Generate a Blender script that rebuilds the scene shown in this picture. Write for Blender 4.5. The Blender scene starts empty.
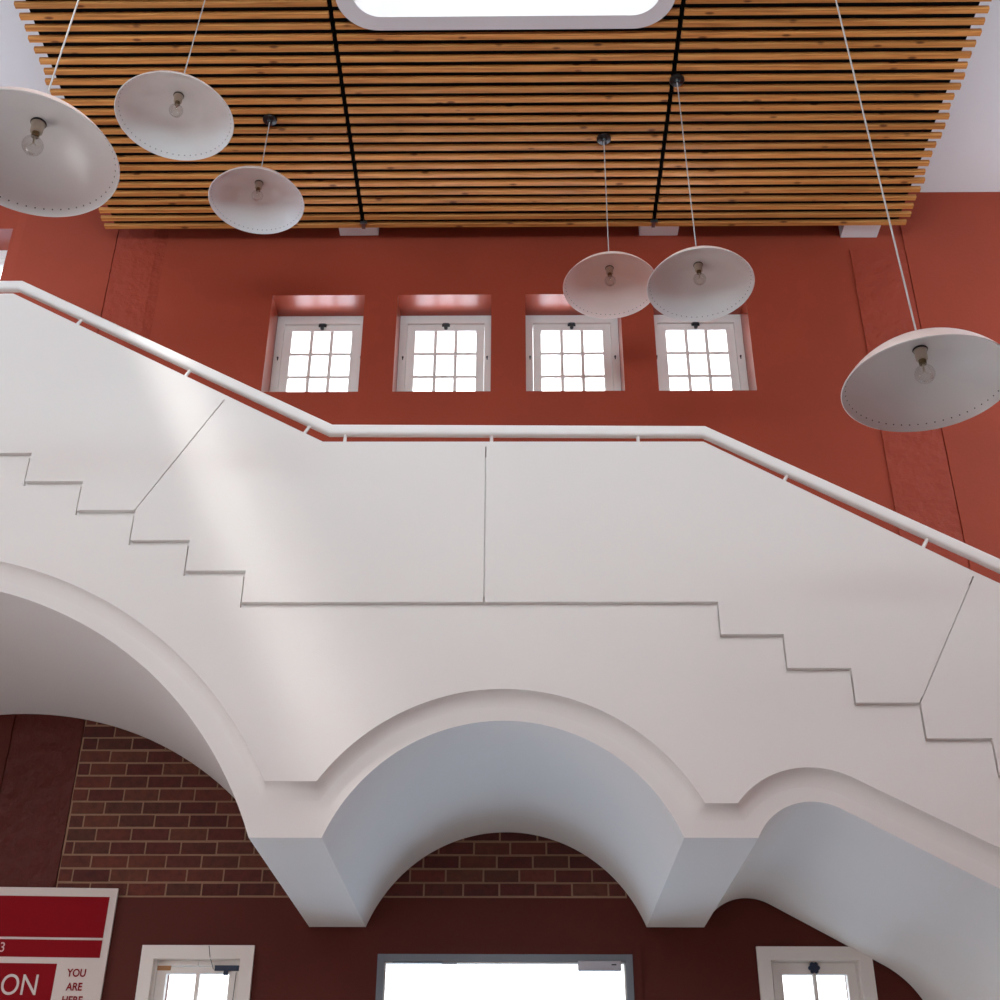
import bpy, bmesh, math, random
from mathutils import Vector, Matrix
random.seed(7)
S = bpy.context.scene
COL = S.collection
PI = math.pi

# ------------------------------------------------------------------ helpers
def link(name, bm, mat=None, parent=None, smooth=None):
    bmesh.ops.recalc_face_normals(bm, faces=bm.faces[:])
    me = bpy.data.meshes.new(name)
    bm.to_mesh(me); bm.free()
    if mat is not None:
        for m in (mat if isinstance(mat, (list, tuple)) else [mat]):
            me.materials.append(m)
    o = bpy.data.objects.new(name, me)
    COL.objects.link(o)
    if parent is not None:
        o.parent = parent
    if smooth is not None:
        for p in me.polygons:
            p.use_smooth = True
        me.set_sharp_from_angle(angle=math.radians(smooth))
    return o

def empty(name, loc=(0, 0, 0), label=None, cat=None, group=None):
    o = bpy.data.objects.new(name, None)
    o.empty_display_size = 0.1
    COL.objects.link(o)
    o.location = loc
    tag(o, label, cat, group)
    return o

def tag(o, label=None, cat=None, group=None, kind=None):
    if label: o['label'] = label
    if cat: o['category'] = cat
    if group: o['group'] = group
    if kind: o['kind'] = kind
    return o

def box(bm, x0, x1, y0, y1, z0, z1, mi=0):
    v = [bm.verts.new(p) for p in ((x0,y0,z0),(x1,y0,z0),(x1,y1,z0),(x0,y1,z0),(x0,y0,z1),(x1,y0,z1),(x1,y1,z1),(x0,y1,z1))]
    for f in ((0,3,2,1),(4,5,6,7),(0,1,5,4),(1,2,6,5),(2,3,7,6),(3,0,4,7)):
        bm.faces.new([v[i] for i in f]).material_index = mi
    return v

def mbox(*a, bev=0.0):
    bm = bmesh.new(); box(bm, *a)
    if bev:
        bmesh.ops.bevel(bm, geom=bm.edges[:], offset=bev, segments=2, affect='EDGES', profile=0.5)
    return bm

def prism(bm, pts, y0, y1):
    """solid between y0 and y1 whose outline in x,z is pts"""
    a = [bm.verts.new((x, y0, z)) for x, z in pts]
    b = [bm.verts.new((x, y1, z)) for x, z in pts]
    n = len(pts)
    bm.faces.new(a); bm.faces.new(b[::-1])
    for i in range(n):
        bm.faces.new((a[i], b[i], b[(i+1) % n], a[(i+1) % n]))

def sweep_y(bm, path, half_w, half_h, y):
    """rounded rectangular bar following a path in x,z with mitred corners"""
    prof = []
    r = min(half_w, half_h) * 0.55
    for cx, cy, a0 in ((half_w-r, half_h-r, 0), (-half_w+r, half_h-r, 90), (-half_w+r, -half_h+r, 180), (half_w-r, -half_h+r, 270)):
        for k in range(4):
            t = math.radians(a0 + k*30)
            prof.append((cx + r*math.cos(t), cy + r*math.sin(t)))
    rings = []
    P = [Vector(p) for p in path]
    for i, p in enumerate(P):
        d0 = (P[i]-P[i-1]).normalized() if i else (P[1]-P[0]).normalized()
        d1 = (P[i+1]-P[i]).normalized() if i < len(P)-1 else d0
        n0 = Vector((-d0.y, d0.x)); n1 = Vector((-d1.y, d1.x))
        n = (n0+n1).normalized(); k = 1/max(0.3, n.dot(n0))
        rings.append([bm.verts.new((p.x + n.x*k*h, y + w, p.y + n.y*k*h)) for w, h in prof])
    m = len(prof)
    for a, b in zip(rings, rings[1:]):
        for j in range(m):
            bm.faces.new((a[j], a[(j+1) % m], b[(j+1) % m], b[j]))
    bm.faces.new(rings[0]); bm.faces.new(rings[-1][::-1])

def tube(bm, p0, p1, r, n=10):
    p0, p1 = Vector(p0), Vector(p1)
    d = (p1-p0).normalized()
    u = d.orthogonal().normalized(); w = d.cross(u)
    R = []
    for p in (p0, p1):
        R.append([bm.verts.new(p + r*(u*math.cos(2*PI*i/n) + w*math.sin(2*PI*i/n))) for i in range(n)])
    for i in range(n):
        bm.faces.new((R[0][i], R[0][(i+1) % n], R[1][(i+1) % n], R[1][i]))
    bm.faces.new(R[0][::-1]); bm.faces.new(R[1])

def lathe(bm, prof, n=32, z=0.0, cx=0.0, cy=0.0):
    rings = []
    for r, h in prof:
        if r < 1e-5:
            rings.append([bm.verts.new((cx, cy, z+h))])
        else:
            rings.append([bm.verts.new((cx + r*math.cos(2*PI*i/n), cy + r*math.sin(2*PI*i/n), z+h)) for i in range(n)])
    for a, b in zip(rings, rings[1:]):
        for i in range(n):
            j = (i+1) % n
            q = [a[i % len(a)], a[j % len(a)], b[j % len(b)], b[i % len(b)]]
            q = list(dict.fromkeys(q))
            if len(q) > 2:
                bm.faces.new(q)

def arc(cx, cz, r, a0, a1, n):
    return [(cx + r*math.cos(math.radians(a0+(a1-a0)*i/n)), cz + r*math.sin(math.radians(a0+(a1-a0)*i/n))) for i in range(n+1)]

def ang(cx, cz, x, z):
    return math.degrees(math.atan2(z-cz, x-cx))

# ---------------------------------------------------------------- materials
def lin(c):
    return tuple(((x/255)/12.92 if x/255 <= 0.04045 else ((x/255+0.055)/1.055)**2.4) for x in c) + (1,)

def new_mat(name):
    m = bpy.data.materials.new(name); m.use_nodes = True
    nt = m.node_tree
    return m, nt, nt.nodes['Principled BSDF']

def node(nt, t, **kw):
    n = nt.nodes.new(t)
    for k, v in kw.items():
        setattr(n, k, v)
    return n

def paint(name, rgb, rough=0.6, bump=0.0, scale=60.0, var=0.0, metal=0.0, spec=0.5, var_scale=1.5, dist=0.01):
    m, nt, b = new_mat(name)
    b.inputs['Base Color'].default_value = lin(rgb)
    b.inputs['Roughness'].default_value = rough
    b.inputs['Metallic'].default_value = metal
    b.inputs['Specular IOR Level'].default_value = spec
    tc = node(nt, 'ShaderNodeTexCoord')
    if var:
        nz = node(nt, 'ShaderNodeTexNoise'); nz.inputs['Scale'].default_value = var_scale; nz.inputs['Detail'].default_value = 6
        nt.links.new(tc.outputs['Object'], nz.inputs['Vector'])
        mr = node(nt, 'ShaderNodeMapRange'); mr.inputs[1].default_value = 0.3; mr.inputs[2].default_value = 0.7
        mr.inputs[3].default_value = 1-var; mr.inputs[4].default_value = 1+var
        nt.links.new(nz.outputs['Fac'], mr.inputs[0])
        mx = node(nt, 'ShaderNodeVectorMath', operation='SCALE')
        mx.inputs[0].default_value = lin(rgb)[:3]
        nt.links.new(mr.outputs[0], mx.inputs['Scale'])
        nt.links.new(mx.outputs[0], b.inputs['Base Color'])
    if bump:
        nz = node(nt, 'ShaderNodeTexNoise'); nz.inputs['Scale'].default_value = scale; nz.inputs['Detail'].default_value = 5
        nt.links.new(tc.outputs['Object'], nz.inputs['Vector'])
        bp = node(nt, 'ShaderNodeBump'); bp.inputs['Strength'].default_value = bump; bp.inputs['Distance'].default_value = dist
        nt.links.new(nz.outputs['Fac'], bp.inputs['Height'])
        nt.links.new(bp.outputs[0], b.inputs['Normal'])
    return m

M = {}
M['white'] = paint('white_wall_paint', (232, 229, 226), 0.62, 0.06, 140, 0.012)
M['rail'] = paint('white_gloss_metal', (240, 238, 236), 0.35)
M['ceiling'] = paint('ceiling_white', (226, 222, 222), 0.8, 0.04, 90)
M['red'] = paint('terracotta_paint', (151, 61, 40), 0.6, 0.12, 45, 0.07, spec=0.25)
M['red_rough'] = paint('rough_terracotta_plaster', (150, 60, 41), 0.55, 0.5, 9, 0.05, spec=0.25, dist=0.05)
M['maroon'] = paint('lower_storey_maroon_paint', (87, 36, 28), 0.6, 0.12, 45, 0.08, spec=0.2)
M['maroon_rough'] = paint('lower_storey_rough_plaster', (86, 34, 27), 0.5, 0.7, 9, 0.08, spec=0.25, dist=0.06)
M['red_gloss'] = paint('terracotta_gloss_paint', (156, 66, 44), 0.28, 0.05, 45, 0.05, spec=0.6)
M['casing'] = paint('white_window_paint', (235, 230, 224), 0.45)
M['floor'] = paint('pale_grey_floor', (172, 172, 174), 0.5, 0.03, 30, 0.05)
M['black'] = paint('black_felt', (10, 9, 9), 0.95, spec=0.1)
M['blackplastic'] = paint('black_plastic', (14, 14, 15), 0.3)
M['steel'] = paint('brushed_steel', (150, 150, 152), 0.35, metal=0.9)
M['darkmetal'] = paint('dark_bronze_metal', (52, 48, 50), 0.4, metal=0.5)
M['shade_in'] = paint('pale_grey_enamel', (233, 230, 228), 0.3)
M['shade_out'] = paint('pinkish_white_enamel', (226, 208, 204), 0.3)
M['shade_pink'] = paint('pale_pink_enamel', (244, 222, 214), 0.3)
M['beige'] = paint('beige_socket_plastic', (196, 184, 166), 0.5)
M['brass'] = paint('dull_brass', (120, 104, 74), 0.35, metal=0.8)
M['cord'] = paint('grey_flex', (178, 174, 172), 0.5)
M['grey_frame'] = paint('grey_aluminium', (112, 118, 126), 0.45, metal=0.15)
M['closer'] = paint('silver_closer', (168, 166, 172), 0.4, metal=0.3)
M['mortar'] = paint('old_mortar', (156, 122, 98), 0.9, 0.5, 60, 0.1)
M['sign_white'] = paint('sign_off_white', (214, 202, 196), 0.5)
M['sign_red'] = paint('sign_crimson', (136, 12, 24), 0.6, spec=0.1)
M['sign_pink'] = paint('sign_pale_pink', (222, 182, 182), 0.5)
M['blue'] = paint('dark_blue_latch', (30, 48, 74), 0.5)
M['bare_wood'] = paint('bare_timber', (176, 128, 84), 0.6, 0.1, 40, 0.08)
M['hole'] = paint('rivet_dark', (28, 26, 26), 0.8)
M['asphalt'] = paint('pale_paving', (170, 172, 176), 0.8, 0.1, 20, 0.05)

def brick_mat():
    m, nt, b = new_mat('brown_brick')
    g = node(nt, 'ShaderNodeNewGeometry')
    cr = node(nt, 'ShaderNodeValToRGB')
    e = cr.color_ramp.elements
    e[0].position = 0; e[0].color = lin((80, 33, 27)); e[1].position = 1; e[1].color = lin((98, 54, 38))
    for p, c in ((0.3, (92, 38, 30)), (0.55, (84, 44, 32)), (0.8, (104, 46, 34))):
        q = e.new(p); q.color = lin(c)
    nt.links.new(g.outputs['Random Per Island'], cr.inputs[0])
    tc = node(nt, 'ShaderNodeTexCoord')
    nz = node(nt, 'ShaderNodeTexNoise'); nz.inputs['Scale'].default_value = 26; nz.inputs['Detail'].default_value = 8
    nt.links.new(tc.outputs['Object'], nz.inputs['Vector'])
    mx = node(nt, 'ShaderNodeMixRGB', blend_type='MULTIPLY'); mx.inputs[0].default_value = 0.6
    r2 = node(nt, 'ShaderNodeValToRGB'); r2.color_ramp.elements[0].position = 0.3; r2.color_ramp.elements[0].color = (.45, .42, .4, 1)
    r2.color_ramp.elements[1].position = 0.62; r2.color_ramp.elements[1].color = (1.1, 1.1, 1.1, 1)
    nt.links.new(nz.outputs['Fac'], r2.inputs[0])
    nt.links.new(cr.outputs[0], mx.inputs[1]); nt.links.new(r2.outputs[0], mx.inputs[2])
    nt.links.new(mx.outputs[0], b.inputs['Base Color'])
    b.inputs['Roughness'].default_value = 0.85
    bp = node(nt, 'ShaderNodeBump'); bp.inputs['Strength'].default_value = 0.5; bp.inputs['Distance'].default_value = 0.01
    nt.links.new(nz.outputs['Fac'], bp.inputs['Height']); nt.links.new(bp.outputs[0], b.inputs['Normal'])
    return m
M['brick'] = brick_mat()

def wood_mat():
    m, nt, b = new_mat('knotty_cedar')
    tc = node(nt, 'ShaderNodeTexCoord'); g = node(nt, 'ShaderNodeNewGeometry')
    off = node(nt, 'ShaderNodeVectorMath', operation='SCALE'); off.inputs[0].default_value = (37, 11, 23)
    nt.links.new(g.outputs['Random Per Island'], off.inputs['Scale'])
    add = node(nt, 'ShaderNodeVectorMath', operation='ADD')
    nt.links.new(tc.outputs['Object'], add.inputs[0]); nt.links.new(off.outputs[0], add.inputs[1])
    sc = node(nt, 'ShaderNodeVectorMath', operation='MULTIPLY'); sc.inputs[1].default_value = (1.6, 34, 34)
    nt.links.new(add.outputs[0], sc.inputs[0])
    nz = node(nt, 'ShaderNodeTexNoise'); nz.inputs['Scale'].default_value = 1.6; nz.inputs['Detail'].default_value = 7; nz.inputs['Distortion'].default_value = 0.4
    nt.links.new(sc.outputs[0], nz.inputs['Vector'])
    cr = node(nt, 'ShaderNodeValToRGB'); e = cr.color_ramp.elements
    e[0].position = 0.28; e[0].color = lin((168, 106, 52)); e[1].position = 0.72; e[1].color = lin((226, 162, 92))
    q = e.new(0.5); q.color = lin((206, 138, 72))
    nt.links.new(nz.outputs['Fac'], cr.inputs[0])
    # tone from slat to slat
    mr = node(nt, 'ShaderNodeMapRange'); mr.inputs[3].default_value = 0.84; mr.inputs[4].default_value = 1.12
    nt.links.new(g.outputs['Random Per Island'], mr.inputs[0])
    tone = node(nt, 'ShaderNodeVectorMath', operation='SCALE')
    nt.links.new(cr.outputs[0], tone.inputs[0]); nt.links.new(mr.outputs[0], tone.inputs['Scale'])
    # knots
    s2 = node(nt, 'ShaderNodeVectorMath', operation='MULTIPLY'); s2.inputs[1].default_value = (4.6, 12, 12)
    nt.links.new(add.outputs[0], s2.inputs[0])
    vo = node(nt, 'ShaderNodeTexVoronoi'); vo.inputs['Scale'].default_value = 1.0
    nt.links.new(s2.outputs[0], vo.inputs['Vector'])
    kr = node(nt, 'ShaderNodeValToRGB'); kr.color_ramp.elements[0].position = 0.08; kr.color_ramp.elements[0].color = (.22, .13, .1, 1)
    kr.color_ramp.elements[1].position = 0.17; kr.color_ramp.elements[1].color = (1, 1, 1, 1)
    nt.links.new(vo.outputs['Distance'], kr.inputs[0])
    mx = node(nt, 'ShaderNodeMixRGB', blend_type='MULTIPLY'); mx.inputs[0].default_value = 0.85
    nt.links.new(tone.outputs[0], mx.inputs[1]); nt.links.new(kr.outputs[0], mx.inputs[2])
    nt.links.new(mx.outputs[0], b.inputs['Base Color'])
    b.inputs['Roughness'].default_value = 0.5; b.inputs['Specular IOR Level'].default_value = 0.35
    return m
M['wood'] = wood_mat()

def glass_mat(name, tint=(1, 1, 1, 1), gloss=0.08):
    m = bpy.data.materials.new(name); m.use_nodes = True
    nt = m.node_tree; nt.nodes.clear()
    out = node(nt, 'ShaderNodeOutputMaterial'); mx = node(nt, 'ShaderNodeMixShader')
    t = node(nt, 'ShaderNodeBsdfTransparent'); t.inputs[0].default_value = tint
    g = node(nt, 'ShaderNodeBsdfGlossy'); g.inputs['Roughness'].default_value = 0.03
    fr = node(nt, 'ShaderNodeLayerWeight'); fr.inputs['Blend'].default_value = gloss
    nt.links.new(fr.outputs['Facing' if gloss > 0.2 else 'Fresnel'], mx.inputs[0])
    nt.links.new(t.outputs[0], mx.inputs[1]); nt.links.new(g.outputs[0], mx.inputs[2])
    nt.links.new(mx.outputs[0], out.inputs[0])
    return m
M['glass'] = glass_mat('window_glass')
M['bulb'] = glass_mat('clear_bulb_glass', (.93, .92, .9, 1), 0.22)

# ------------------------------------------------------------ key dimensions
YF, YR, YW = 5.4876, 5.5576, 7.4447      # stair front, arch face, rear wall of the stair
RISE, TREAD = 0.17, 0.2939
XA, XB, Z0 = -1.3214, 0.9579, 4.202      # landing ends and level
XL, XR = -5.2, 5.2                        # room sides
YB = -3.6                                 # wall behind the viewer
ZC = 8.696                                # white ceiling
ZS = 8.216                                # underside of the slats

# --------------------------------------------------------------------- shell
def wall_xz(name, x0, x1, z0, z1, y0, y1, holes, mat, zsplit=None):
    """wall between y0 and y1 with rectangular openings (x0,x1,z0,z1)"""
    bm = bmesh.new()
    xs = sorted({x0, x1, *[h[0] for h in holes], *[h[1] for h in holes]})
    zs = sorted({z0, z1, *[h[2] for h in holes], *[h[3] for h in holes]} | ({zsplit} if zsplit else set()))
    def solid(i, j):
        if i < 0 or j < 0 or i >= len(xs)-1 or j >= len(zs)-1: return False
        cx, cz = (xs[i]+xs[i+1])/2, (zs[j]+zs[j+1])/2
        return not any(h[0] < cx < h[1] and h[2] < cz < h[3] for h in holes)
    V = {}
    def v(i, j, k):
        if (i, j, k) not in V:
            V[(i, j, k)] = bm.verts.new((xs[i], (y0, y1)[k], zs[j]))
        return V[(i, j, k)]
    for i in range(len(xs)-1):
        for j in range(len(zs)-1):
            if not solid(i, j): continue
            bm.faces.new((v(i,j,0), v(i+1,j,0), v(i+1,j+1,0), v(i,j+1,0)))
            bm.faces.new((v(i,j,1), v(i,j+1,1), v(i+1,j+1,1), v(i+1,j,1)))
            if not solid(i-1, j): bm.faces.new((v(i,j,0), v(i,j+1,0), v(i,j+1,1), v(i,j,1)))
            if not solid(i+1, j): bm.faces.new((v(i+1,j,0), v(i+1,j,1), v(i+1,j+1,1), v(i+1,j+1,0)))
            if not solid(i, j-1): bm.faces.new((v(i,j,0), v(i,j,1), v(i+1,j,1), v(i+1,j,0)))
            if not solid(i, j+1): bm.faces.new((v(i,j+1,0), v(i+1,j+1,0), v(i+1,j+1,1), v(i,j+1,1)))
    o = link(name, bm, mat); tag(o, kind='structure')
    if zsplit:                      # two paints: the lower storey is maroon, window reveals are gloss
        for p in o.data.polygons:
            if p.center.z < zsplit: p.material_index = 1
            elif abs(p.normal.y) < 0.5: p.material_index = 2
    return o

UW = [(-1.829, -1.133), (-0.886, -0.183), (0.072, 0.779), (1.022, 1.719)]   # upper window openings
UZ0, UZ1 = 6.815, 7.698
HOLES = [(a, b, UZ0, UZ1) for a, b in UW]
HOLES.append((-4.75, -3.925, 7.2, 8.375))
LW = [(-2.045, -1.553), (1.414, 1.912)]
LZ0, LZ1 = 1.5, 2.94
HOLES += [(a, b, LZ0, LZ1) for a, b in LW]
DOOR = (-0.746, 0.606, 0.0, 2.921)
HOLES.append((-0.80, 0.66, 0.0, 2.994))
WT = 0.38
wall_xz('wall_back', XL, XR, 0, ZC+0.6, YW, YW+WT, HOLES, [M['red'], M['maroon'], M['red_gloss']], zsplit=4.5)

FH = [(-4.6, -1.9, 4.4, 8.1), (-1.4, 1.4, 4.4, 8.1), (1.9, 4.6, 4.4, 8.1)]
wall_xz('wall_front', XL, XR, 0, ZC+0.6, YB-0.3, YB, FH, M['red'])
SIDE = [(4.0, 7.0, 5.8, 8.4)]             # openings added in both side walls to light the ceiling (y0,y1,z0,z1)
LOWL = [(2.6, 5.2, 0.3, 2.9)]             # opening added low in the left wall for the vault's fill light
def wall_yz(name, x0, x1, holes):
    o = wall_xz(name, YB-0.3, YW+WT, 0, ZC+0.6, -x1, -x0, holes, M['red'])
    o.data.transform(Matrix.Rotation(PI/2, 4, 'Z'))
    return o
wall_yz('wall_left', XL-0.2, XL, SIDE + LOWL)
wall_yz('wall_right', XR, XR+0.2, SIDE)
tag(link('floor', mbox(XL-0.2, XR+0.2, YB-0.3, YW+WT, -0.2, 0), M['floor']), kind='structure')

# ceiling with two roof-light openings
SKY = (-1.005, 0.897, 2.85, 5.345)        # main roof light, inner opening
SKY2 = (-3.70, -3.25, 0.6, 3.0)            # second roof light over the left bay
def ceil_mesh():
    bm = bmesh.new()
    xs = sorted([XL, XR, SKY[0]-.02, SKY[1]+.02, SKY2[0], SKY2[1]]); ys = sorted([YB-.3, YW, SKY[2]-.02, SKY[3]+.02, SKY2[2], SKY2[3]])
    for i in range(len(xs)-1):
        for j in range(len(ys)-1):
            cx, cy = (xs[i]+xs[i+1])/2, (ys[j]+ys[j+1])/2
            if SKY[0]-.02 < cx < SKY[1]+.02 and SKY[2]-.02 < cy < SKY[3]+.02: continue
            if SKY2[0] < cx < SKY2[1] and SKY2[2] < cy < SKY2[3]: continue
            box(bm, xs[i], xs[i+1], ys[j], ys[j+1], ZC, ZC+0.6)
    bmesh.ops.remove_doubles(bm, verts=bm.verts[:], dist=1e-4)
    seen = {}
    for f in bm.faces[:]:
        k = tuple(round(c, 3) for c in f.calc_center_median())
        seen.setdefault(k, []).append(f)
    bmesh.ops.delete(bm, geom=[f for fs in seen.values() if len(fs) > 1 for f in fs], context='FACES')
    return bm
tag(link('ceiling', ceil_mesh(), M['ceiling']), kind='structure')

# rough plaster strips left where old piers stood
def strip(name, x0, x1, z0, z1, mat, left, right, proud=0.012):
    """slab of plaster; an edge is 'crisp' or feathers out into the wall"""
    bm = bmesh.new()
    n = 80
    rows = []
    for i in range(n+1):
        z = z0 + (z1-z0)*i/n
        a, b = x0 + random.uniform(-.0015, .0015), x1 + random.uniform(-.0025, .0025)
        la = a + (.001 if left else .09); rb = b - (.001 if right else .09)
        rows.append([bm.verts.new(p) for p in ((a, YW+.003, z), (la, YW-proud, z), (rb, YW-proud, z), (b, YW+.003, z))])
    for p, q in zip(rows, rows[1:]):
        for k in range(4):
            bm.faces.new((p[k], p[(k+1) % 4], q[(k+1) % 4], q[k]))
    bm.faces.new(rows[0]); bm.faces.new(rows[-1][::-1])
    tag(link(name, bm, mat), kind='structure')
strip('trim_1', -3.084, -2.68, 5.2, 8.6, M['red_rough'], True, False)
strip('trim_2', -3.922, -3.091, 5.2, ZC-.002, M['red'], False, True)
strip('trim_3', 2.55, 2.965, 4.52, 8.114, M['red_rough'], True, True, .010)
strip('trim_4', 2.972, XR-.002, 4.52, ZC-.002, M['red'], True, False)
strip('trim_5', -3.106, -2.675, 0.05, 4.48, M['maroon_rough'], True, True)
strip('trim_6', XL+.002, -3.113, 0.05, 4.48, M['maroon'], False, True)

# exposed brickwork
def bricks():
    bm = bmesh.new()
    z0, pitch, L = 3.274, 0.0794, 0.2165
    for r in range(15):
        x = -2.672 - (L*0.5 if r % 2 else 0) - random.uniform(0, .04)
        while x < 0.62:
            l = L + random.uniform(-.012, .012)
            a, b = max(x, -2.662+random.uniform(-.008, .006)), min(x+l-.011, 0.62)
            if b-a > 0.03:
                dz = random.uniform(-.0015, .0015)
                vs = box(bm, a, b, YW-0.008-random.uniform(0, .003), YW+0.002, z0+r*pitch+.006+dz, z0+(r+1)*pitch-.007+dz)
            x += l
    return bm
tag(link('wall_brick_infill', bricks(), M['brick']), kind='structure')
tag(link('wall_mortar_bed', mbox(-2.672, 0.63, YW-0.004, YW+0.002, 3.27, 3.274+15*.0794), M['mortar']), kind='structure')

# flat painted architrave round the door
def architrave():
    bm = bmesh.new()
    box(bm, -0.832, 0.692, YW-0.012, YW+.003, 2.945, 3.0)
    box(bm, -0.832, -0.77, YW-0.012, YW+.003, 0, 2.945)
    box(bm, 0.63, 0.692, YW-0.012, YW+.003, 0, 2.945)
    return bm
tag(link('trim_7', architrave(), M['maroon']), kind='structure')

# ------------------------------------------------------------------- windows
def frame_bm(x0, x1, z0, z1, w, y0, y1, wt=None, wb=None):
    bm = bmesh.new()
    wt = w if wt is None else wt; wb = w if wb is None else wb
    o = [(x0,z0),(x1,z0),(x1,z1),(x0,z1)]; i = [(x0+w,z0+wb),(x1-w,z0+wb),(x1-w,z1-wt),(x0+w,z1-wt)]
    V = {}
    for k, y in enumerate((y0, y1)):
        for n, ps in (('o', o), ('i', i)):
            for j, (x, z) in enumerate(ps):
                V[n, j, k] = bm.verts.new((x, y, z))
    for j in range(4):
        q = (j+1) % 4
        bm.faces.new((V['o',j,0], V['o',q,0], V['i',q,0], V['i',j,0]))
        bm.faces.new((V['o',j,1], V['i',j,1], V['i',q,1], V['o',q,1]))
        bm.faces.new((V['o',j,0], V['o',j,1], V['o',q,1], V['o',q,0]))
        bm.faces.new((V['i',j,0], V['i',q,0], V['i',q,1], V['i',j,1]))
    return bm

def catch_bm(x, y, z, s=1.0):
    bm = bmesh.new()
    box(bm, x-.030*s, x+.030*s, y-.008, y, z-.008*s, z+.016*s)
    box(bm, x-.011*s, x+.011*s, y-.016, y, z-.034*s, z+.020*s)
    tube(bm, (x-.024*s, y-.012, z+.006*s), (x+.024*s, y-.012, z+.006*s), .011*s)
    tube(bm, (x, y-.02, z-.030*s), (x, y-.006, z-.026*s), .014*s)
    return bm

win_n = 0
def window(x0, x1, z0, z1, yf, cols, rows, fw, ft, sw, pins=True):
    """timber frame, sash with glazing bars, pane and catch set back at yf"""
    global win_n
    win_n += 1
    w = link('window_%d' % win_n, frame_bm(x0+.001, x1-.001, z0+.001, z1-.001, fw, yf, yf+.10, wt=ft, wb=.05), M['casing'])
    tag(w, kind='structure')
    a, b, c, d = x0+fw+.004, x1-fw-.004, z0+.054, z1-ft-.004
    bm = frame_bm(a, b, c, d, sw, yf+.018, yf+.062, wt=sw*.95, wb=sw)
    gx0, gx1, gz0, gz1 = a+sw, b-sw, c+sw, d-sw*.95
    for k in range(1, cols):
        x = gx0 + (gx1-gx0)*k/cols
        box(bm, x-.012, x+.012, yf+.024, yf+.056, gz0-.002, gz1+.002)
    for k in range(1, rows):
        z = gz0 + (gz1-gz0)*k/rows
        box(bm, gx0-.002, gx1+.002, yf+.026, yf+.054, z-.012, z+.012)
    s = link('sash', bm, M['casing'], w)
    link('pane', mbox(gx0-.004, gx1+.004, yf+.038, yf+.042, gz0-.004, gz1+.004), M['glass'], s)
    link('catch', catch_bm((a+b)/2, yf+.016, d-.012), M['darkmetal'], s)
    if pins:
        bm = bmesh.new()
        for x in (x0+fw*.62, x1-fw*.62):
            tube(bm, (x, yf-.010, z0+(z1-z0)*.55), (x, yf+.004, z0+(z1-z0)*.55), .007)
            box(bm, x-.004, x+.004, yf-.004, yf+.002, z0+(z1-z0)*.55-.022, z0+(z1-z0)*.55)
        link('stay_pin', bm, M['darkmetal'], w)
    return w
for a, b in UW:
    window(a, b, UZ0, UZ1, YW+0.25, 3, 3, .055, .072, .060)
window(-4.75, -3.925, 7.2, 8.375, YW+0.25, 3, 4, .055, .072, .060)

def lower_window(x0, x1, broken):
    global win_n
    win_n += 1
    w = link('window_%d' % win_n, frame_bm(x0-.072, x1+.07, LZ0-.07, LZ1+.062, .073, YW-.022, YW+.03), M['casing'])
    tag(w, kind='structure')
    link('jamb_lining', frame_bm(x0+.001, x1-.001, LZ0+.001, LZ1-.001, .012, YW+.0305, YW+.20), M['casing'], w)
    a, b, c, d = x0+.016, x1-.016, LZ0+.016, LZ1-(.045 if broken else .016)
    y = YW+.034
    bm = frame_bm(a, b, c, d, .052, y, y+.04, wt=.036 if broken else .062)
    xm = (a+b)/2
    box(bm, xm-.010, xm+.010, y+.005, y+.035, c+.05, d-.03)
    for k in (1, 2):
        z = c + (d-c)*k/3
        box(bm, a+.05, b-.05, y+.006, y+.034, z-.012, z+.012)
    s = link('sash', bm, M['casing'], w)
    link('pane', mbox(a+.048, b-.048, y+.018, y+.022, c+.048, d-.034), M['glass'], s)
    if broken:
        link('head_rail', mbox(a, xm-.002, y, y+.03, d+.006, LZ1-.014), M['casing'], w)
        link('head_rail', mbox(xm+.004, b, y, y+.03, d+.006, LZ1-.014), M['casing'], w)
        link('bare_batten', mbox(a, a+.075, y-.006, y+.02, d-.020, d+.004), M['bare_wood'], w)
        bm = bmesh.new()
        box(bm, b-.135, b, y-.012, y+.006, d-.022, d+.006); box(bm, b-.082, b-.058, y-.014, y+.004, d-.045, d-.010)
        tag(link('latch', bm, M['blue'], w), label='dark blue latch')
        bm = bmesh.new()
        for p, q in (((xm+.06, YW-.024, LZ1+.058), (xm+.072, YW-.024, LZ1+.0)), ((xm+.072, YW-.024, LZ1+.0), (xm+.088, YW+.026, LZ1-.06)), ((b-.012, y-.004, d-.03), (b-.022, y-.004, d-.40))):
            tube(bm, p, q, .0018, 6)
        link('loose_wire', bm, M['blackplastic'], w)
    else:
        bm = bmesh.new()
        z = d-.028
        for k in range(6):
            t = k*PI/3
            tube(bm, (xm+.021*math.cos(t), y-.012, z+.021*math.sin(t)), (xm+.021*math.cos(t), y, z+.021*math.sin(t)), .012, 10)
        tube(bm, (xm, y-.02, z), (xm, y, z), .020, 14)
        tag(link('star_handle', bm, M['blue'], s), label='dark star-shaped handle')
lower_window(*LW[0], True)
lower_window(*LW[1], False)

# front glazing behind the viewer (daylight of the hall)
for a, b, c, d in FH:
    win_n += 1
    w = link('window_%d' % win_n, frame_bm(a+.001, b-.001, c+.001, d-.001, .07, YB-.2, YB-.1), M['casing']); tag(w, kind='structure')
    bm = bmesh.new()
    for k in (1, 2):
        x = a+(b-a)*k/3; box(bm, x-.025, x+.025, YB-.18, YB-.12, c+.071, d-.071)
    for k in range(1, 5):
        z = c+(d-c)*k/5; box(bm, a+.071, b-.071, YB-.175, YB-.125, z-.025, z+.025)
    link('glazing_bars', bm, M['casing'], w)

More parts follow.
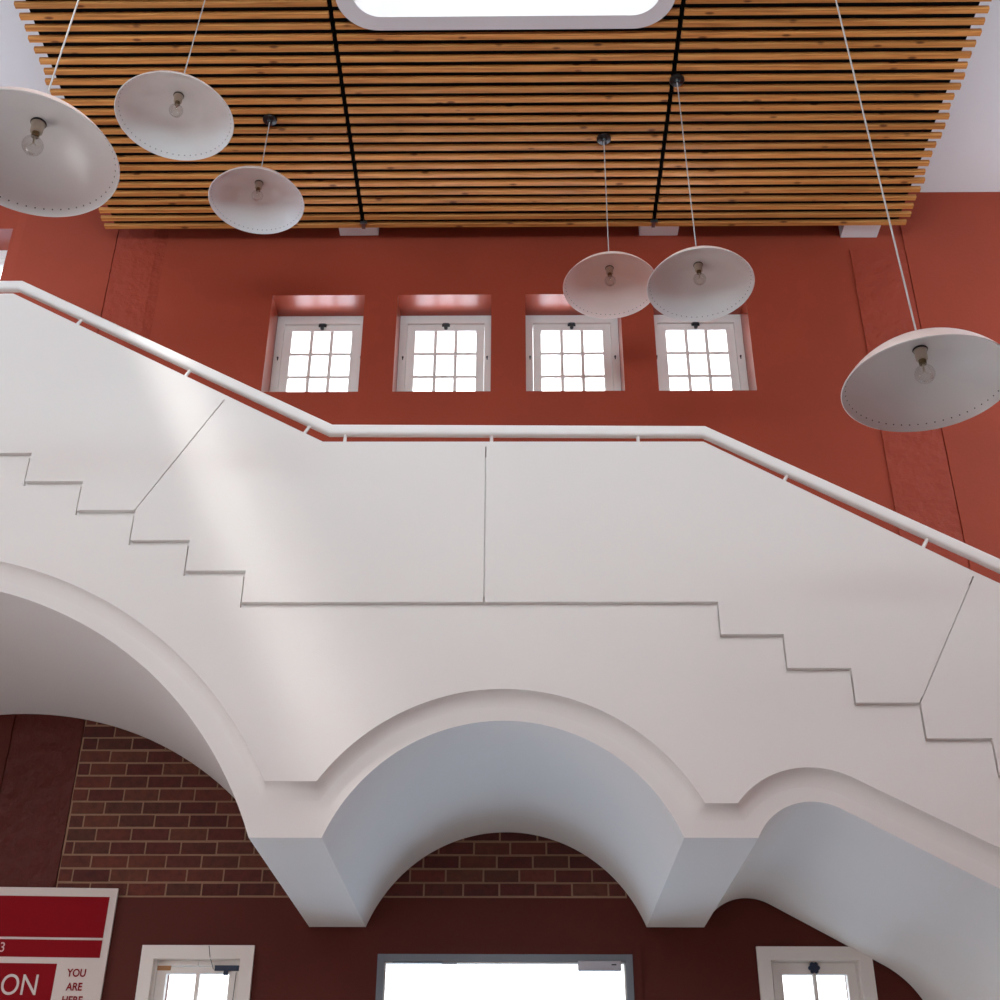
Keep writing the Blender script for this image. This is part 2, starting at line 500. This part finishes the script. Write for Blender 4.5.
# ---------------------------------------------------------------------- door
dr = link('door_1', frame_bm(-0.784, 0.645, -.04, 2.957, .0385, YW-.02, YW+.06), M['grey_frame']); tag(dr, kind='structure')
lf = link('door_leaf', frame_bm(-0.744, 0.604, .01, 2.917, .007, YW-.004, YW+.03), M['casing'], dr)
link('door_glass', mbox(-0.739, 0.599, YW+.010, YW+.016, .015, 2.912), M['glass'], lf)
cl = link('door_closer', mbox(0.338, 0.579, YW-.035, YW-.005, 2.868, 2.9215, bev=.004), M['closer'], dr); tag(cl, label='silver-grey door closer box')
link('slot', mbox(0.525, 0.552, YW-.0365, YW-.03, 2.896, 2.903), M['blackplastic'], cl)
bm = bmesh.new(); tube(bm, (-.42, YW-.012, 2.912), (-.34, YW-.012, 2.912), .009); tube(bm, (-.70, YW-.012, 2.914), (-.42, YW-.012, 2.912), .003)
link('closer_arm', bm, M['steel'], dr)

# ------------------------------------------------------------------ staircase
def step_line(dx=0.0, dz=0.0, up=6, down=14):
    """outline of the steps from the upper landing (left) to the lower flight (right)"""
    pts = [(XL, Z0+up*RISE)]
    for k in range(up, 0, -1):
        x = XA-(k-1)*TREAD
        if k == up: pass
        pts += [(x, Z0+k*RISE), (x, Z0+(k-1)*RISE)]
    for k in range(0, down):
        x = XB+k*TREAD
        if x > XR-.05: break
        pts += [(x, Z0-k*RISE), (x, Z0-(k+1)*RISE)]
    k = len(pts)
    pts.append((XR, pts[-1][1]))
    out = [(min(max(x+dx, XL), XR), z+dz) for x, z in pts]
    return out

stairs = empty('staircase', (0, YF, 0), 'white arched staircase with stepped joint lines rising to the upper left across the red wall', 'staircase')
stairs.location = (0, 0, 0)

# underside of the arches, left to right
CL, CM, CR = (-3.05, 2.374), (-0.063, 2.787), (1.309, 2.994)
def under(rl, rm, rr, zl, zm1, zm2, rb, cl=CL, cm=CM, cr=CR, seg=64):
    p = [(XL, zl), ]
    aL = math.degrees(math.acos(0)) 
    a0 = math.degrees(math.asin((zl-cl[1])/rl))
    p += arc(cl[0], cl[1], rl, 180-a0, a0, seg)
    b0 = 180-math.degrees(math.asin((zm1-cm[1])/rm)); b1 = math.degrees(math.asin((zm2-cm[1])/rm))
    p += arc(cm[0], cm[1], rm, b0, b1, seg)
    c0 = 180-math.degrees(math.asin(max(-1, min(1, (zm2-cr[1])/rr))))
    p += arc(cr[0], cr[1], rr, c0, 60.3, 28)
    p += arc(1.80, 2.467, rb, 60.3, 0, 24)
    p += [(1.80+rb, 0.0), (XR, 0.0)]
    return p
low = under(2.005, 0.858, 0.274, 3.104, 3.104, 3.106, 0.50)
bm = bmesh.new()
top = [(x, z-.012) for x, z in step_line()]
prism(bm, low + top[::-1], YR, YW-.014)
body = link('arched_vault', bm, M['white'], stairs, smooth=40)

# fascia: plain band between the arches and the step joint
fas = under(2.123, 1.005, 0.412, 3.338, 3.338, 3.240, 0.64, (-3.016, 2.374), (-0.062, 2.769), (1.298, 2.990))
bm = bmesh.new()
G = 0.013
prism(bm, fas + step_line(-.004, -G)[::-1], YF, YR)
lineA, lineB = step_line(-.02, -.03), step_line(.02, .03)
prism(bm, lineA + lineB[::-1], YF+.024, YR-.01)
link('stringer_fascia', bm, M['white'], stairs, smooth=30)

# cove easing the fascia into the face of the arches
bm = bmesh.new()
rows = []
for (fx, fz), (lx, lz) in zip(fas[1:-2], low[1:-2]):
    d = Vector((lx-fx, lz-fz)); w = min(.085, d.length*.7); d.normalize()
    rows.append([bm.verts.new((fx + d.x*w*(1-math.cos(math.radians(t))), YF+.012+(YR+.001-YF-.012)*math.sin(math.radians(t)), fz + d.y*w*(1-math.cos(math.radians(t))))) for t in range(0, 91, 10)])
for a, b in zip(rows, rows[1:]):
    for k in range(9):
        bm.faces.new((a[k], a[k+1], b[k+1], b[k]))
cv = link('cove', bm, M['white'], stairs, smooth=60)

# balustrade panels above the step joint
CAPL = [(XL, 6.113), (-2.795, 6.113), (-0.996, 5.128), (0.962, 5.122), (2.181, 4.389), (XR, 4.389-(XR-2.181)*0.578)]
def z_on(line, x):
    for (x0, z0), (x1, z1) in zip(line, line[1:]):
        if x0 <= x <= x1:
            return z0 + (z1-z0)*(x-x0)/(x1-x0)
CAPH = 0.032
under_cap = [(x, z-CAPH) for x, z in CAPL]
sl = step_line(.004, G)
JT = [(-1.536, -1.909), (-0.155, -0.156), (2.199, 1.840)]        # joints: x at the top, x at the foot
def panel(j0, j1):
    """panel between two joints (None = room side)"""
    g = .0028
    xt0, xb0 = (XL, XL) if j0 is None else (j0[0]+g, j0[1]+g)
    xt1, xb1 = (XR, XR) if j1 is None else (j1[0]-g, j1[1]-g)
    topp = [(xt0, z_on(under_cap, xt0))] + [p for p in under_cap if xt0 < p[0] < xt1] + [(xt1, z_on(under_cap, xt1))]
    bot = [p for p in sl if xb0+.02 < p[0] < xb1-.02]
    def foot(x, left):
        c = [p for p in sl if (p[0] >= x-.02 if left else p[0] <= x+.02)]
        return (x, (c[0] if left else c[-1])[1])
    f0 = foot(xb0, True); f1 = foot(xb1, False)
    # at an outer step corner the joint meets the upper of the two corner levels on its left side
    if j1 is not None and abs(j1[1]+.156) > .01:
        f1 = (xb1, max(z for x, z in sl if abs(x-j1[1]) < .03))
    if j0 is not None and abs(j0[1]+.156) > .01:
        up = max(z for x, z in sl if abs(x-j0[1]) < .03); dn = min(z for x, z in sl if abs(x-j0[1]) < .03)
        cx = [x for x, z in sl if abs(x-j0[1]) < .03][0]
        bot = [p for p in sl if cx+.02 < p[0] < xb1-.02]
        bot = [(cx, up), (cx, dn)] + bot
        poly = topp + [f1] + bot[::-1]
    else:
        poly = topp + [f1] + bot[::-1] + [f0]
    bm = bmesh.new()
    prism(bm, poly, YF-.005, YR-.001)
    return link('balustrade_panel', bm, M['white'], stairs)
panel(None, JT[0]); panel(JT[0], JT[1]); panel(JT[1], JT[2]); panel(JT[2], None)
# inner core behind the panel joints
bm = bmesh.new()
prism(bm, [(x, z-.05) for x, z in under_cap] + step_line(.02, .05)[::-1], YF+.014, YR+.03)
link('balustrade_core', bm, M['white'], stairs)
bm = bmesh.new()
prism(bm, CAPL + under_cap[::-1], YF-.005, YR+.032)
link('capping', bm, M['white'], stairs)

RAIL = [(XL, 6.207), (-2.788, 6.207), (-0.968, 5.230), (0.976, 5.214), (2.36, 4.428), (XR, 4.428-(XR-2.36)*0.575)]
YH = YF+.05
bm = bmesh.new(); sweep_y(bm, RAIL, .025, .029, YH)
hr = link('handrail', bm, M['rail'], stairs, smooth=40)
for x in (-3.1, -2.435, -1.79, -1.118, -0.892, -0.128, 0.633, 1.346, 1.987, 2.63, 3.27):
    zc_ = z_on(CAPL, x)
    k = min(range(len(CAPL)-1), key=lambda i: 0 if CAPL[i][0] <= x <= CAPL[i+1][0] else 1)
    d = Vector((CAPL[k+1][0]-CAPL[k][0], CAPL[k+1][1]-CAPL[k][1])).normalized()
    n = Vector((-d.y, d.x))
    L = 0
    while L < .2 and (zc_ + n.y*L) < z_on(RAIL, x+n.x*L)-.02: L += .004
    bm = bmesh.new(); tube(bm, (x-n.x*.004, YH, zc_-n.y*.004), (x+n.x*L, YH, zc_+n.y*L), .009)
    link('rail_post', bm, M['rail'], stairs)

# ------------------------------------------------------------- slatted ceiling
PITCH, SW, SH = 0.0873, 0.041, 0.026
NS = 64
YEND = 7.283
def slat_panel(x0, x1, hole, label, j0, j1):
    p = empty('slat_panel', ((x0+x1)/2, 4.4, ZS), label, 'ceiling panel', 'timber slat panels of the ceiling')
    cx, cy, cz = p.location
    bm = bmesh.new()
    for k in range(NS):
        y1 = YEND - k*PITCH; y0 = y1-SW
        a, b = x0 + random.uniform(-j0, j0), x1 + random.uniform(-j1, j1)
        spans = [(a, b)]
        if hole and y0 < hole[3] and y1 > hole[2]:
            spans = [(a, hole[0]), (hole[1], b)]
        dz = random.uniform(-.0015, .0015)
        for s, e in spans:
            if e-s < .02: continue
            vs = box(bm, s-cx, e-cx, y0-cy, y1-cy, ZS+dz-cz, ZS+SH+dz-cz)
    bmesh.ops.bevel(bm, geom=[e for e in bm.edges if abs((e.verts[0].co-e.verts[1].co).x) > .01 and min(e.verts[0].co.z, e.verts[1].co.z) < .02], offset=.003, segments=1, affect='EDGES')
    link('slats', bm, M['wood'], p)
    bm = bmesh.new()
    yb0, yb1 = YEND-NS*PITCH+.02, YEND-.03
    xa = x0 + (.065 if j0 > .005 else -.012); xb = x1 - (.065 if j1 > .005 else -.012)
    zb = ZS+SH+.004
    if hole:
        box(bm, xa-cx, xb-cx, yb0-cy, hole[2]-cy, zb-cz, zb+.03-cz); box(bm, xa-cx, xb-cx, hole[3]-cy, yb1-cy, zb-cz, zb+.03-cz)
        box(bm, xa-cx, hole[0]-cx, hole[2]-cy, hole[3]-cy, zb-cz, zb+.03-cz); box(bm, hole[1]-cx, xb-cx, hole[2]-cy, hole[3]-cy, zb-cz, zb+.03-cz)
    else:
        box(bm, xa-cx, xb-cx, yb0-cy, yb1-cy, zb-cz, zb+.03-cz)
    tag(link('felt_backing', bm, M['black'], p), label='black backing above the slats')
    bm = bmesh.new()
    for x in ((xa+.02, xb-.02)):
        box(bm, x-.02-cx, x+.02-cx, yb0-cy, yb1-cy, zb+.031-cz, ZC-.002-cz)
    link('carrier', bm, M['black'], p)
    return p
HOLE = (-1.06, 0.95, 2.80, 5.40)
pl = slat_panel(-3.12, -1.172, None, 'cedar slat ceiling panel left of the skylight, above the three left-hand lamps', .012, .001)
pm = slat_panel(-1.140, 1.028, HOLE, 'middle cedar slat ceiling panel, cut out around the white skylight ring', .001, .001)
pr = slat_panel(1.060, 2.958, None, 'cedar slat ceiling panel at right, beside the white ceiling and single cord', .001, .012)
for pp, x in ((pm, -1.156), (pm, 1.044)):
    bm = bmesh.new()
    cx, cy, cz = pp.location
    box(bm, x-.013-cx, x+.013-cx, YEND-.05-cy, YEND+.004-cy, ZS-.006-cz, ZS-.003-cz)
    box(bm, x-.013-cx, x+.013-cx, YEND+.001-cy, YEND+.004-cy, ZS-.003-cz, ZS+.1-cz)
    box(bm, x-.024-cx, x+.03-cx, YEND-.056-cy, YEND-.048-cy, ZS-.006-cz, ZS+.02-cz)
    link('hanger_bracket', bm, M['steel'], pp)

# corbels on the wall above the windows
for x0, x1, z, lab in ((-1.362, -1.062, 8.285, 'white corbel block under the slat ceiling, nearest the three left lamps'), (0.954, 1.250, 8.270, 'white corbel block under the slat ceiling, above the white-edged pendant'), (2.497, 2.778, 8.240, 'white corbel block under the right end of the slat ceiling')):
    o = link('corbel', mbox((x0-x1)/2, (x1-x0)/2, -.075, .079, 0, .38, bev=.006), M['ceiling'])
    o.location = ((x0+x1)/2, YW-.076, z); tag(o, lab, 'corbel', 'corbels at the head of the wall')

# -------------------------------------------------------------------- skylight
def rrect(x0, x1, y0, y1, r, n=12):
    p = []
    for cx, cy, a in ((x1-r, y1-r, 0), (x0+r, y1-r, 90), (x0+r, y0+r, 180), (x1-r, y0+r, 270)):
        for k in range(n+1):
            t = math.radians(a+90*k/n); p.append((cx+r*math.cos(t), cy+r*math.sin(t)))
    return p
sk = empty('skylight', ((SKY[0]+SKY[1])/2, (SKY[2]+SKY[3])/2, ZS), 'white rounded skylight in the middle of the slatted ceiling', 'skylight')
OUTER = rrect(-1.112, 0.992, 2.75, 5.447, .25); INNER = rrect(SKY[0], SKY[1], SKY[2], SKY[3], .17)
def ring(pa, pb, za, zb):
    bm = bmesh.new()
    ox, oy, oz = sk.location
    A = [[bm.verts.new((x-ox, y-oy, z-oz)) for x, y in p] for p, z in ((pa, za), (pb, za), (pb, zb), (pa, zb))]
    n = len(pa)
    for k in range(4):
        a, b = A[k], A[(k+1) % 4]
        for i in range(n):
            j = (i+1) % n
            bm.faces.new((a[i], a[j], b[j], b[i]))
    return bm
link('flange', ring(OUTER, INNER, ZS-.012, ZS-.002), M['ceiling'], sk, smooth=30)
WELL = rrect(SKY[0]-.012, SKY[1]+.012, SKY[2]-.012, SKY[3]+.012, .18)
link('light_well', ring(WELL, INNER, ZS-.002, ZC+1.25), M['ceiling'], sk, smooth=30)
bm = bmesh.new(); ox, oy, oz = sk.location
vs = [bm.verts.new((x-ox, y-oy, ZC+1.255-oz)) for x, y in WELL]; bm.faces.new(vs)
link('pane', bm, M['glass'], sk)

# ---------------------------------------------------------------------- lamps
RL, HL = 0.309, 0.172
def shade_prof():
    Rs = (RL*RL+HL*HL)/(2*HL); a1 = math.asin(RL/Rs)
    outer = [(Rs*math.sin(a1*(1-k/18)), HL-Rs+Rs*math.cos(a1*(1-k/18))) for k in range(18)] + [(.012, HL)]
    t = .004; Ri = Rs-t
    inner = [(Ri*math.sin(a1*k/18) if k else .012, HL-Rs+Ri*math.cos(a1*k/18)) for k in range(19)]
    return outer, inner, Rs, a1
def make_lamp(top, dx=0, dy=0, inner_mat=None):
    p = empty('pendant_lamp')
    outer, inner, Rs, a1 = shade_prof()
    bm = bmesh.new(); lathe(bm, outer + inner + [outer[0]], 96)
    nshell = len(bm.faces)
    for k in range(58):                       # dark pinholes around the rim
        t = 2*PI*k/58; th = a1-.075
        v = Vector(((Rs-.0035)*math.sin(th)*math.cos(t), (Rs-.0035)*math.sin(th)*math.sin(t), HL-Rs+(Rs-.0035)*math.cos(th)))
        n = Vector((math.sin(th)*math.cos(t), math.sin(th)*math.sin(t), math.cos(th)))
        tube(bm, v-n*.0012, v+n*.001, .0027, 8)
    sh = link('lamp_shade', bm, [inner_mat or M['shade_in'], M['shade_out'], M['hole']], p, smooth=35)
    for f in sh.data.polygons:
        c = f.center
        d = math.sqrt(c.x*c.x+c.y*c.y+(c.z-(HL-Rs))**2)
        f.material_index = 2 if f.index >= nshell else 1 if d > Rs-.002 else 0
    bm = bmesh.new(); lathe(bm, [(0, HL-.004), (.0255, HL-.004), (.0255, HL-.012), (.0225, HL-.016), (.0215, HL-.052), (.0175, HL-.056), (0, HL-.056)], 28)
    so = link('socket', bm, M['beige'], p, smooth=35)
    bm = bmesh.new(); lathe(bm, [(.026, HL-.003), (.0285, HL-.008), (.026, HL-.013), (.0245, HL-.008), (.026, HL-.003)], 28)
    link('socket_ring', bm, M['darkmetal'], so, smooth=50)
    bm = bmesh.new(); lathe(bm, [(0, HL-.057), (.014, HL-.057), (.014, HL-.074), (0, HL-.074)], 20)
    link('bulb_cap', bm, M['brass'], so, smooth=35)
    zc_ = HL-.118
    prof = [(.013, HL-.0745), (.016, HL-.083)] + [(.037*math.sin(math.radians(a)), zc_+.037*math.cos(math.radians(a))) for a in range(32, 181, 8)]
    prof[-1] = (0, prof[-1][1])
    bm = bmesh.new(); lathe(bm, prof, 28)
    bu = link('bulb', bm, M['bulb'], p, smooth=60)
    bm = bmesh.new(); tube(bm, (0, 0, HL-.0745), (0, 0, HL-.105), .004, 8)
    for s in (-1, 1): tube(bm, (0, 0, HL-.105), (s*.012, 0, HL-.118), .0012, 6)
    link('filament_stem', bm, M['beige'], bu)
    bm = bmesh.new(); lathe(bm, [(0, HL+.045), (.008, HL+.045), (.016, HL+.012), (.020, HL+.001), (0, HL+.001)], 20)
    link('cord_grip', bm, M['rail'], p, smooth=35)
    bm = bmesh.new(); tube(bm, (0, 0, HL+.044), (dx, dy, top-.03), .0036, 10)
    link('cord', bm, M['cord'], p, smooth=40)
    bm = bmesh.new(); lathe(bm, [(0, top-.032), (.012, top-.032), (.018, top-.024), (.046, top-.018), (.050, top-.010), (.050, top-.004), (0, top-.004)], 28, 0.0, dx, dy)
    tag(link('ceiling_rose', bm, M['blackplastic'], p, smooth=30), label='black ceiling rose')
    return p
LAMPS = [(-1.719, 3.246, 4.891, .15, 0, None, 'pendant lamp with wide grey shade cut off by the left edge of the photo'),
         (-1.799, 4.748, 6.689, .085, 0, None, 'pale pendant lamp hung high near the top left, second from the left edge'),
         (-1.685, 6.131, 7.400, 0, .058, None, 'smallest pendant lamp at left, hanging just below the slats with its black rose in view'),
         (0.615, 6.425, 6.922, 0, -.128, 'shade_pink', 'pinkish pendant lamp overlapping the third upper window'),
         (1.066, 5.715, 6.338, 0, .022, None, 'pendant lamp with a bright white top edge in front of the fourth upper window'),
         (1.508, 3.824, 4.296, -.12, 0, None, 'lowest pendant lamp on a long cord at the right edge, against the red wall')]
for x, y, z, dx, dy, im, lab in LAMPS:
    p = make_lamp(ZS-z-(.014 if dy in (-.128, .022) else 0), dx, dy, M[im] if im else None)
    p.location = (x, y, z)
    if dy in (-.128, .022): p.rotation_euler.x = math.radians(-3.5)      # these two hang a little askew
    tag(p, lab, 'pendant lamp', 'shallow dome pendant lamps')

# ----------------------------------------------------------------------- sign
YS = YW-.030
sg = link('wall_sign', mbox(-3.75, -2.309, YS, YW-.013, 1.9, 3.326), M['sign_white'])
sg_tilt = 0.011
tag(sg, 'red and white direction sign on the wall at lower left, reading YOU ARE HERE', 'sign')
def plate(name, x0, x1, z0, z1, mat, dy=.001):
    return link(name, mbox(x0, x1, YS-dy-.001, YS-dy+.001, z0, z1), mat, sg)
tag(plate('header_band', -3.7, -2.350, 3.050, 3.277, M['sign_red']), label='dark red upper band')
tag(plate('number_band', -3.7, -2.350, 2.942, 3.037, M['sign_red']), label='narrow dark red band with a white 3')
tag(plate('name_panel', -3.7, -2.584, 1.95, 2.908, M['sign_red']), label='dark red panel with large white letters')
def words(name, body, size, x, z, mat, align='LEFT', sx=1.0, bold=0.0):
    cu = bpy.data.curves.new(name, 'FONT'); cu.body = body; cu.size = size; cu.align_x = align
    cu.extrude = .0006; cu.offset = bold; cu.space_line = 1.0
    t = bpy.data.objects.new(name, cu); COL.objects.link(t)
    dg = bpy.context.evaluated_depsgraph_get()
    me = bpy.data.meshes.new_from_object(t.evaluated_get(dg))
    bpy.data.objects.remove(t)
    o = bpy.data.objects.new(name, me); COL.objects.link(o)
    me.transform(Matrix.Translation((x, YS-.0032, z)) @ Matrix.Rotation(PI/2, 4, 'X') @ Matrix.Diagonal((sx, 1, 1, 1)))
    me.materials.clear(); me.materials.append(mat)
    o.parent = sg
    return o
tag(words('lettering', '3', .074, -2.928, 2.968, M['sign_pink'], sx=.95), label='white number 3')
tag(words('lettering', 'ON', .157, -2.880, 2.741, M['sign_white'], sx=.86), label='large white letters ON')
for w, z in (('YOU', 2.841), ('ARE', 2.768), ('HERE', 2.697)):
    tag(words('lettering', w, .058, -2.464, z, M['sign_red'], 'CENTER', sx=.86, bold=.0012), label='dark red word ' + w)

sg.rotation_euler = (0, sg_tilt, 0)
sg.location = Vector((-2.652, 0, 3.313)) - Matrix.Rotation(sg_tilt, 3, 'Y') @ Vector((-2.66, 0, 3.322))

# ------------------------------------------------------------------- daylight and added lights
W = bpy.data.worlds.new('World'); S.world = W; W.use_nodes = True
nt = W.node_tree; bg = nt.nodes['Background']
tc = node(nt, 'ShaderNodeTexCoord'); sx = node(nt, 'ShaderNodeSeparateXYZ'); nt.links.new(tc.outputs['Generated'], sx.inputs[0])
SKY_UP, SKY_DOWN = (3.35, 3.5, 3.55), (1.15, 1.6, 2.1)      # overcast sky above, bright paving and roofs below
mr = node(nt, 'ShaderNodeMapRange'); mr.inputs[1].default_value = -0.06; mr.inputs[2].default_value = 0.04
mxw = node(nt, 'ShaderNodeMix', data_type='RGBA')
mxw.inputs[6].default_value = (*SKY_DOWN, 1); mxw.inputs[7].default_value = (*SKY_UP, 1)
nt.links.new(sx.outputs['Z'], mr.inputs[0]); nt.links.new(mr.outputs[0], mxw.inputs[0]); nt.links.new(mxw.outputs[2], bg.inputs['Color'])
bg.inputs['Strength'].default_value = 1.0

def area(name, loc, rot, sx_, sy_, power, color):
    l = bpy.data.lights.new(name, 'AREA'); l.shape = 'RECTANGLE'; l.size = sx_; l.size_y = sy_; l.energy = power; l.color = color
    o = bpy.data.objects.new(name, l); COL.objects.link(o); o.location = loc; o.rotation_euler = rot
    return o
# unseen lamps added outside the walls: name, place, aim, width, height, power, colour
ADDED_LIGHTS = [
    ('front_terrace', (-1.2, -6.3, 4.0), (-1.0, -2.0, 9.0), 7.6, 3.0, 1180, (0.80, 1.05, 1.13)),  # added uplight for the slats and ceiling, no terrace there
    ('left_roof', (XL-1.7, 5.0, 4.4), (XL+1.9, 5.0, 8.6), 3.4, 2.4, 100, (1.0, 1.0, 0.98)),  # added lamp lifting the ceiling on the left side
    ('right_roof', (XR+1.7, 5.2, 4.4), (XR-1.9, 5.2, 8.6), 3.4, 2.4, 140, (1.0, 0.98, 0.94)),  # same on the right, added for the white ceiling
    ('left_doorway', (XL-.35, 3.9, 1.6), (0, 3.9, 1.6), 2.6, 2.6, 46, (1.0, 0.80, 0.56)),  # warm fill added to brighten the left vault
    ('rear_roof', (-.1, YW+1.7, 5.6), (-.1, YW+.1, 7.6), 6.0, 1.2, 260, (0.95, 0.97, 1.05)),  # added below the upper windows to brighten their reveals
]
def aim(o, target):
    o.rotation_euler = (Vector(target)-o.location).to_track_quat('-Z', 'Y').to_euler()
for nm, loc, to, w_, h_, pw, colr in ADDED_LIGHTS:
    aim(area('daylight_' + nm, loc, (0, 0, 0), w_, h_, pw, colr), to)
# hard-edged daylight falling through the left roof light onto the stair
l = bpy.data.lights.new('daylight', 'AREA'); l.shape = 'DISK'; l.size = 0.42; l.energy = 1250; l.color = (1.0, 0.97, 0.92)
o = bpy.data.objects.new('daylight_roof_light', l); COL.objects.link(o); o.location = (-5.37, -1.0, 12.6)
o.rotation_euler = (Vector((-1.6, 5.5, 4.6))-o.location).to_track_quat('-Z', 'Y').to_euler()

# --------------------------------------------------------------------- camera
cam = bpy.data.cameras.new('Camera'); co = bpy.data.objects.new('Camera', cam); COL.objects.link(co)
F, PITCHC, YAW, ROLL = 1265.78, 0.5252513, -0.0148497, -0.0051969
cam.sensor_width = 36; cam.sensor_fit = 'HORIZONTAL'; cam.lens = 36*F/1000
cy_, sy_ = math.cos(YAW), math.sin(YAW)
fw = Vector((sy_*math.cos(PITCHC), cy_*math.cos(PITCHC), math.sin(PITCHC)))
rt = Vector((cy_, -sy_, 0)); upv = rt.cross(fw)
c_, s_ = math.cos(ROLL), math.sin(ROLL)
r2 = rt*c_ - upv*s_*-1 if False else rt*c_ - upv*s_
u2 = rt*s_ + upv*c_
co.matrix_world = Matrix(((r2.x, u2.x, -fw.x, 0), (r2.y, u2.y, -fw.y, 0), (r2.z, u2.z, -fw.z, 1.6), (0, 0, 0, 1)))
cam.clip_start = 0.05
S.camera = co

vs_ = S.view_settings
vs_.view_transform = 'Standard'; vs_.look = 'None'; vs_.exposure = 0.2; vs_.gamma = 1.0; vs_.use_curve_mapping = False
S.cycles.max_bounces = 10; S.cycles.diffuse_bounces = 6; S.cycles.transparent_max_bounces = 12
S.cycles.use_denoising = True
S.cycles.sample_clamp_indirect = 6
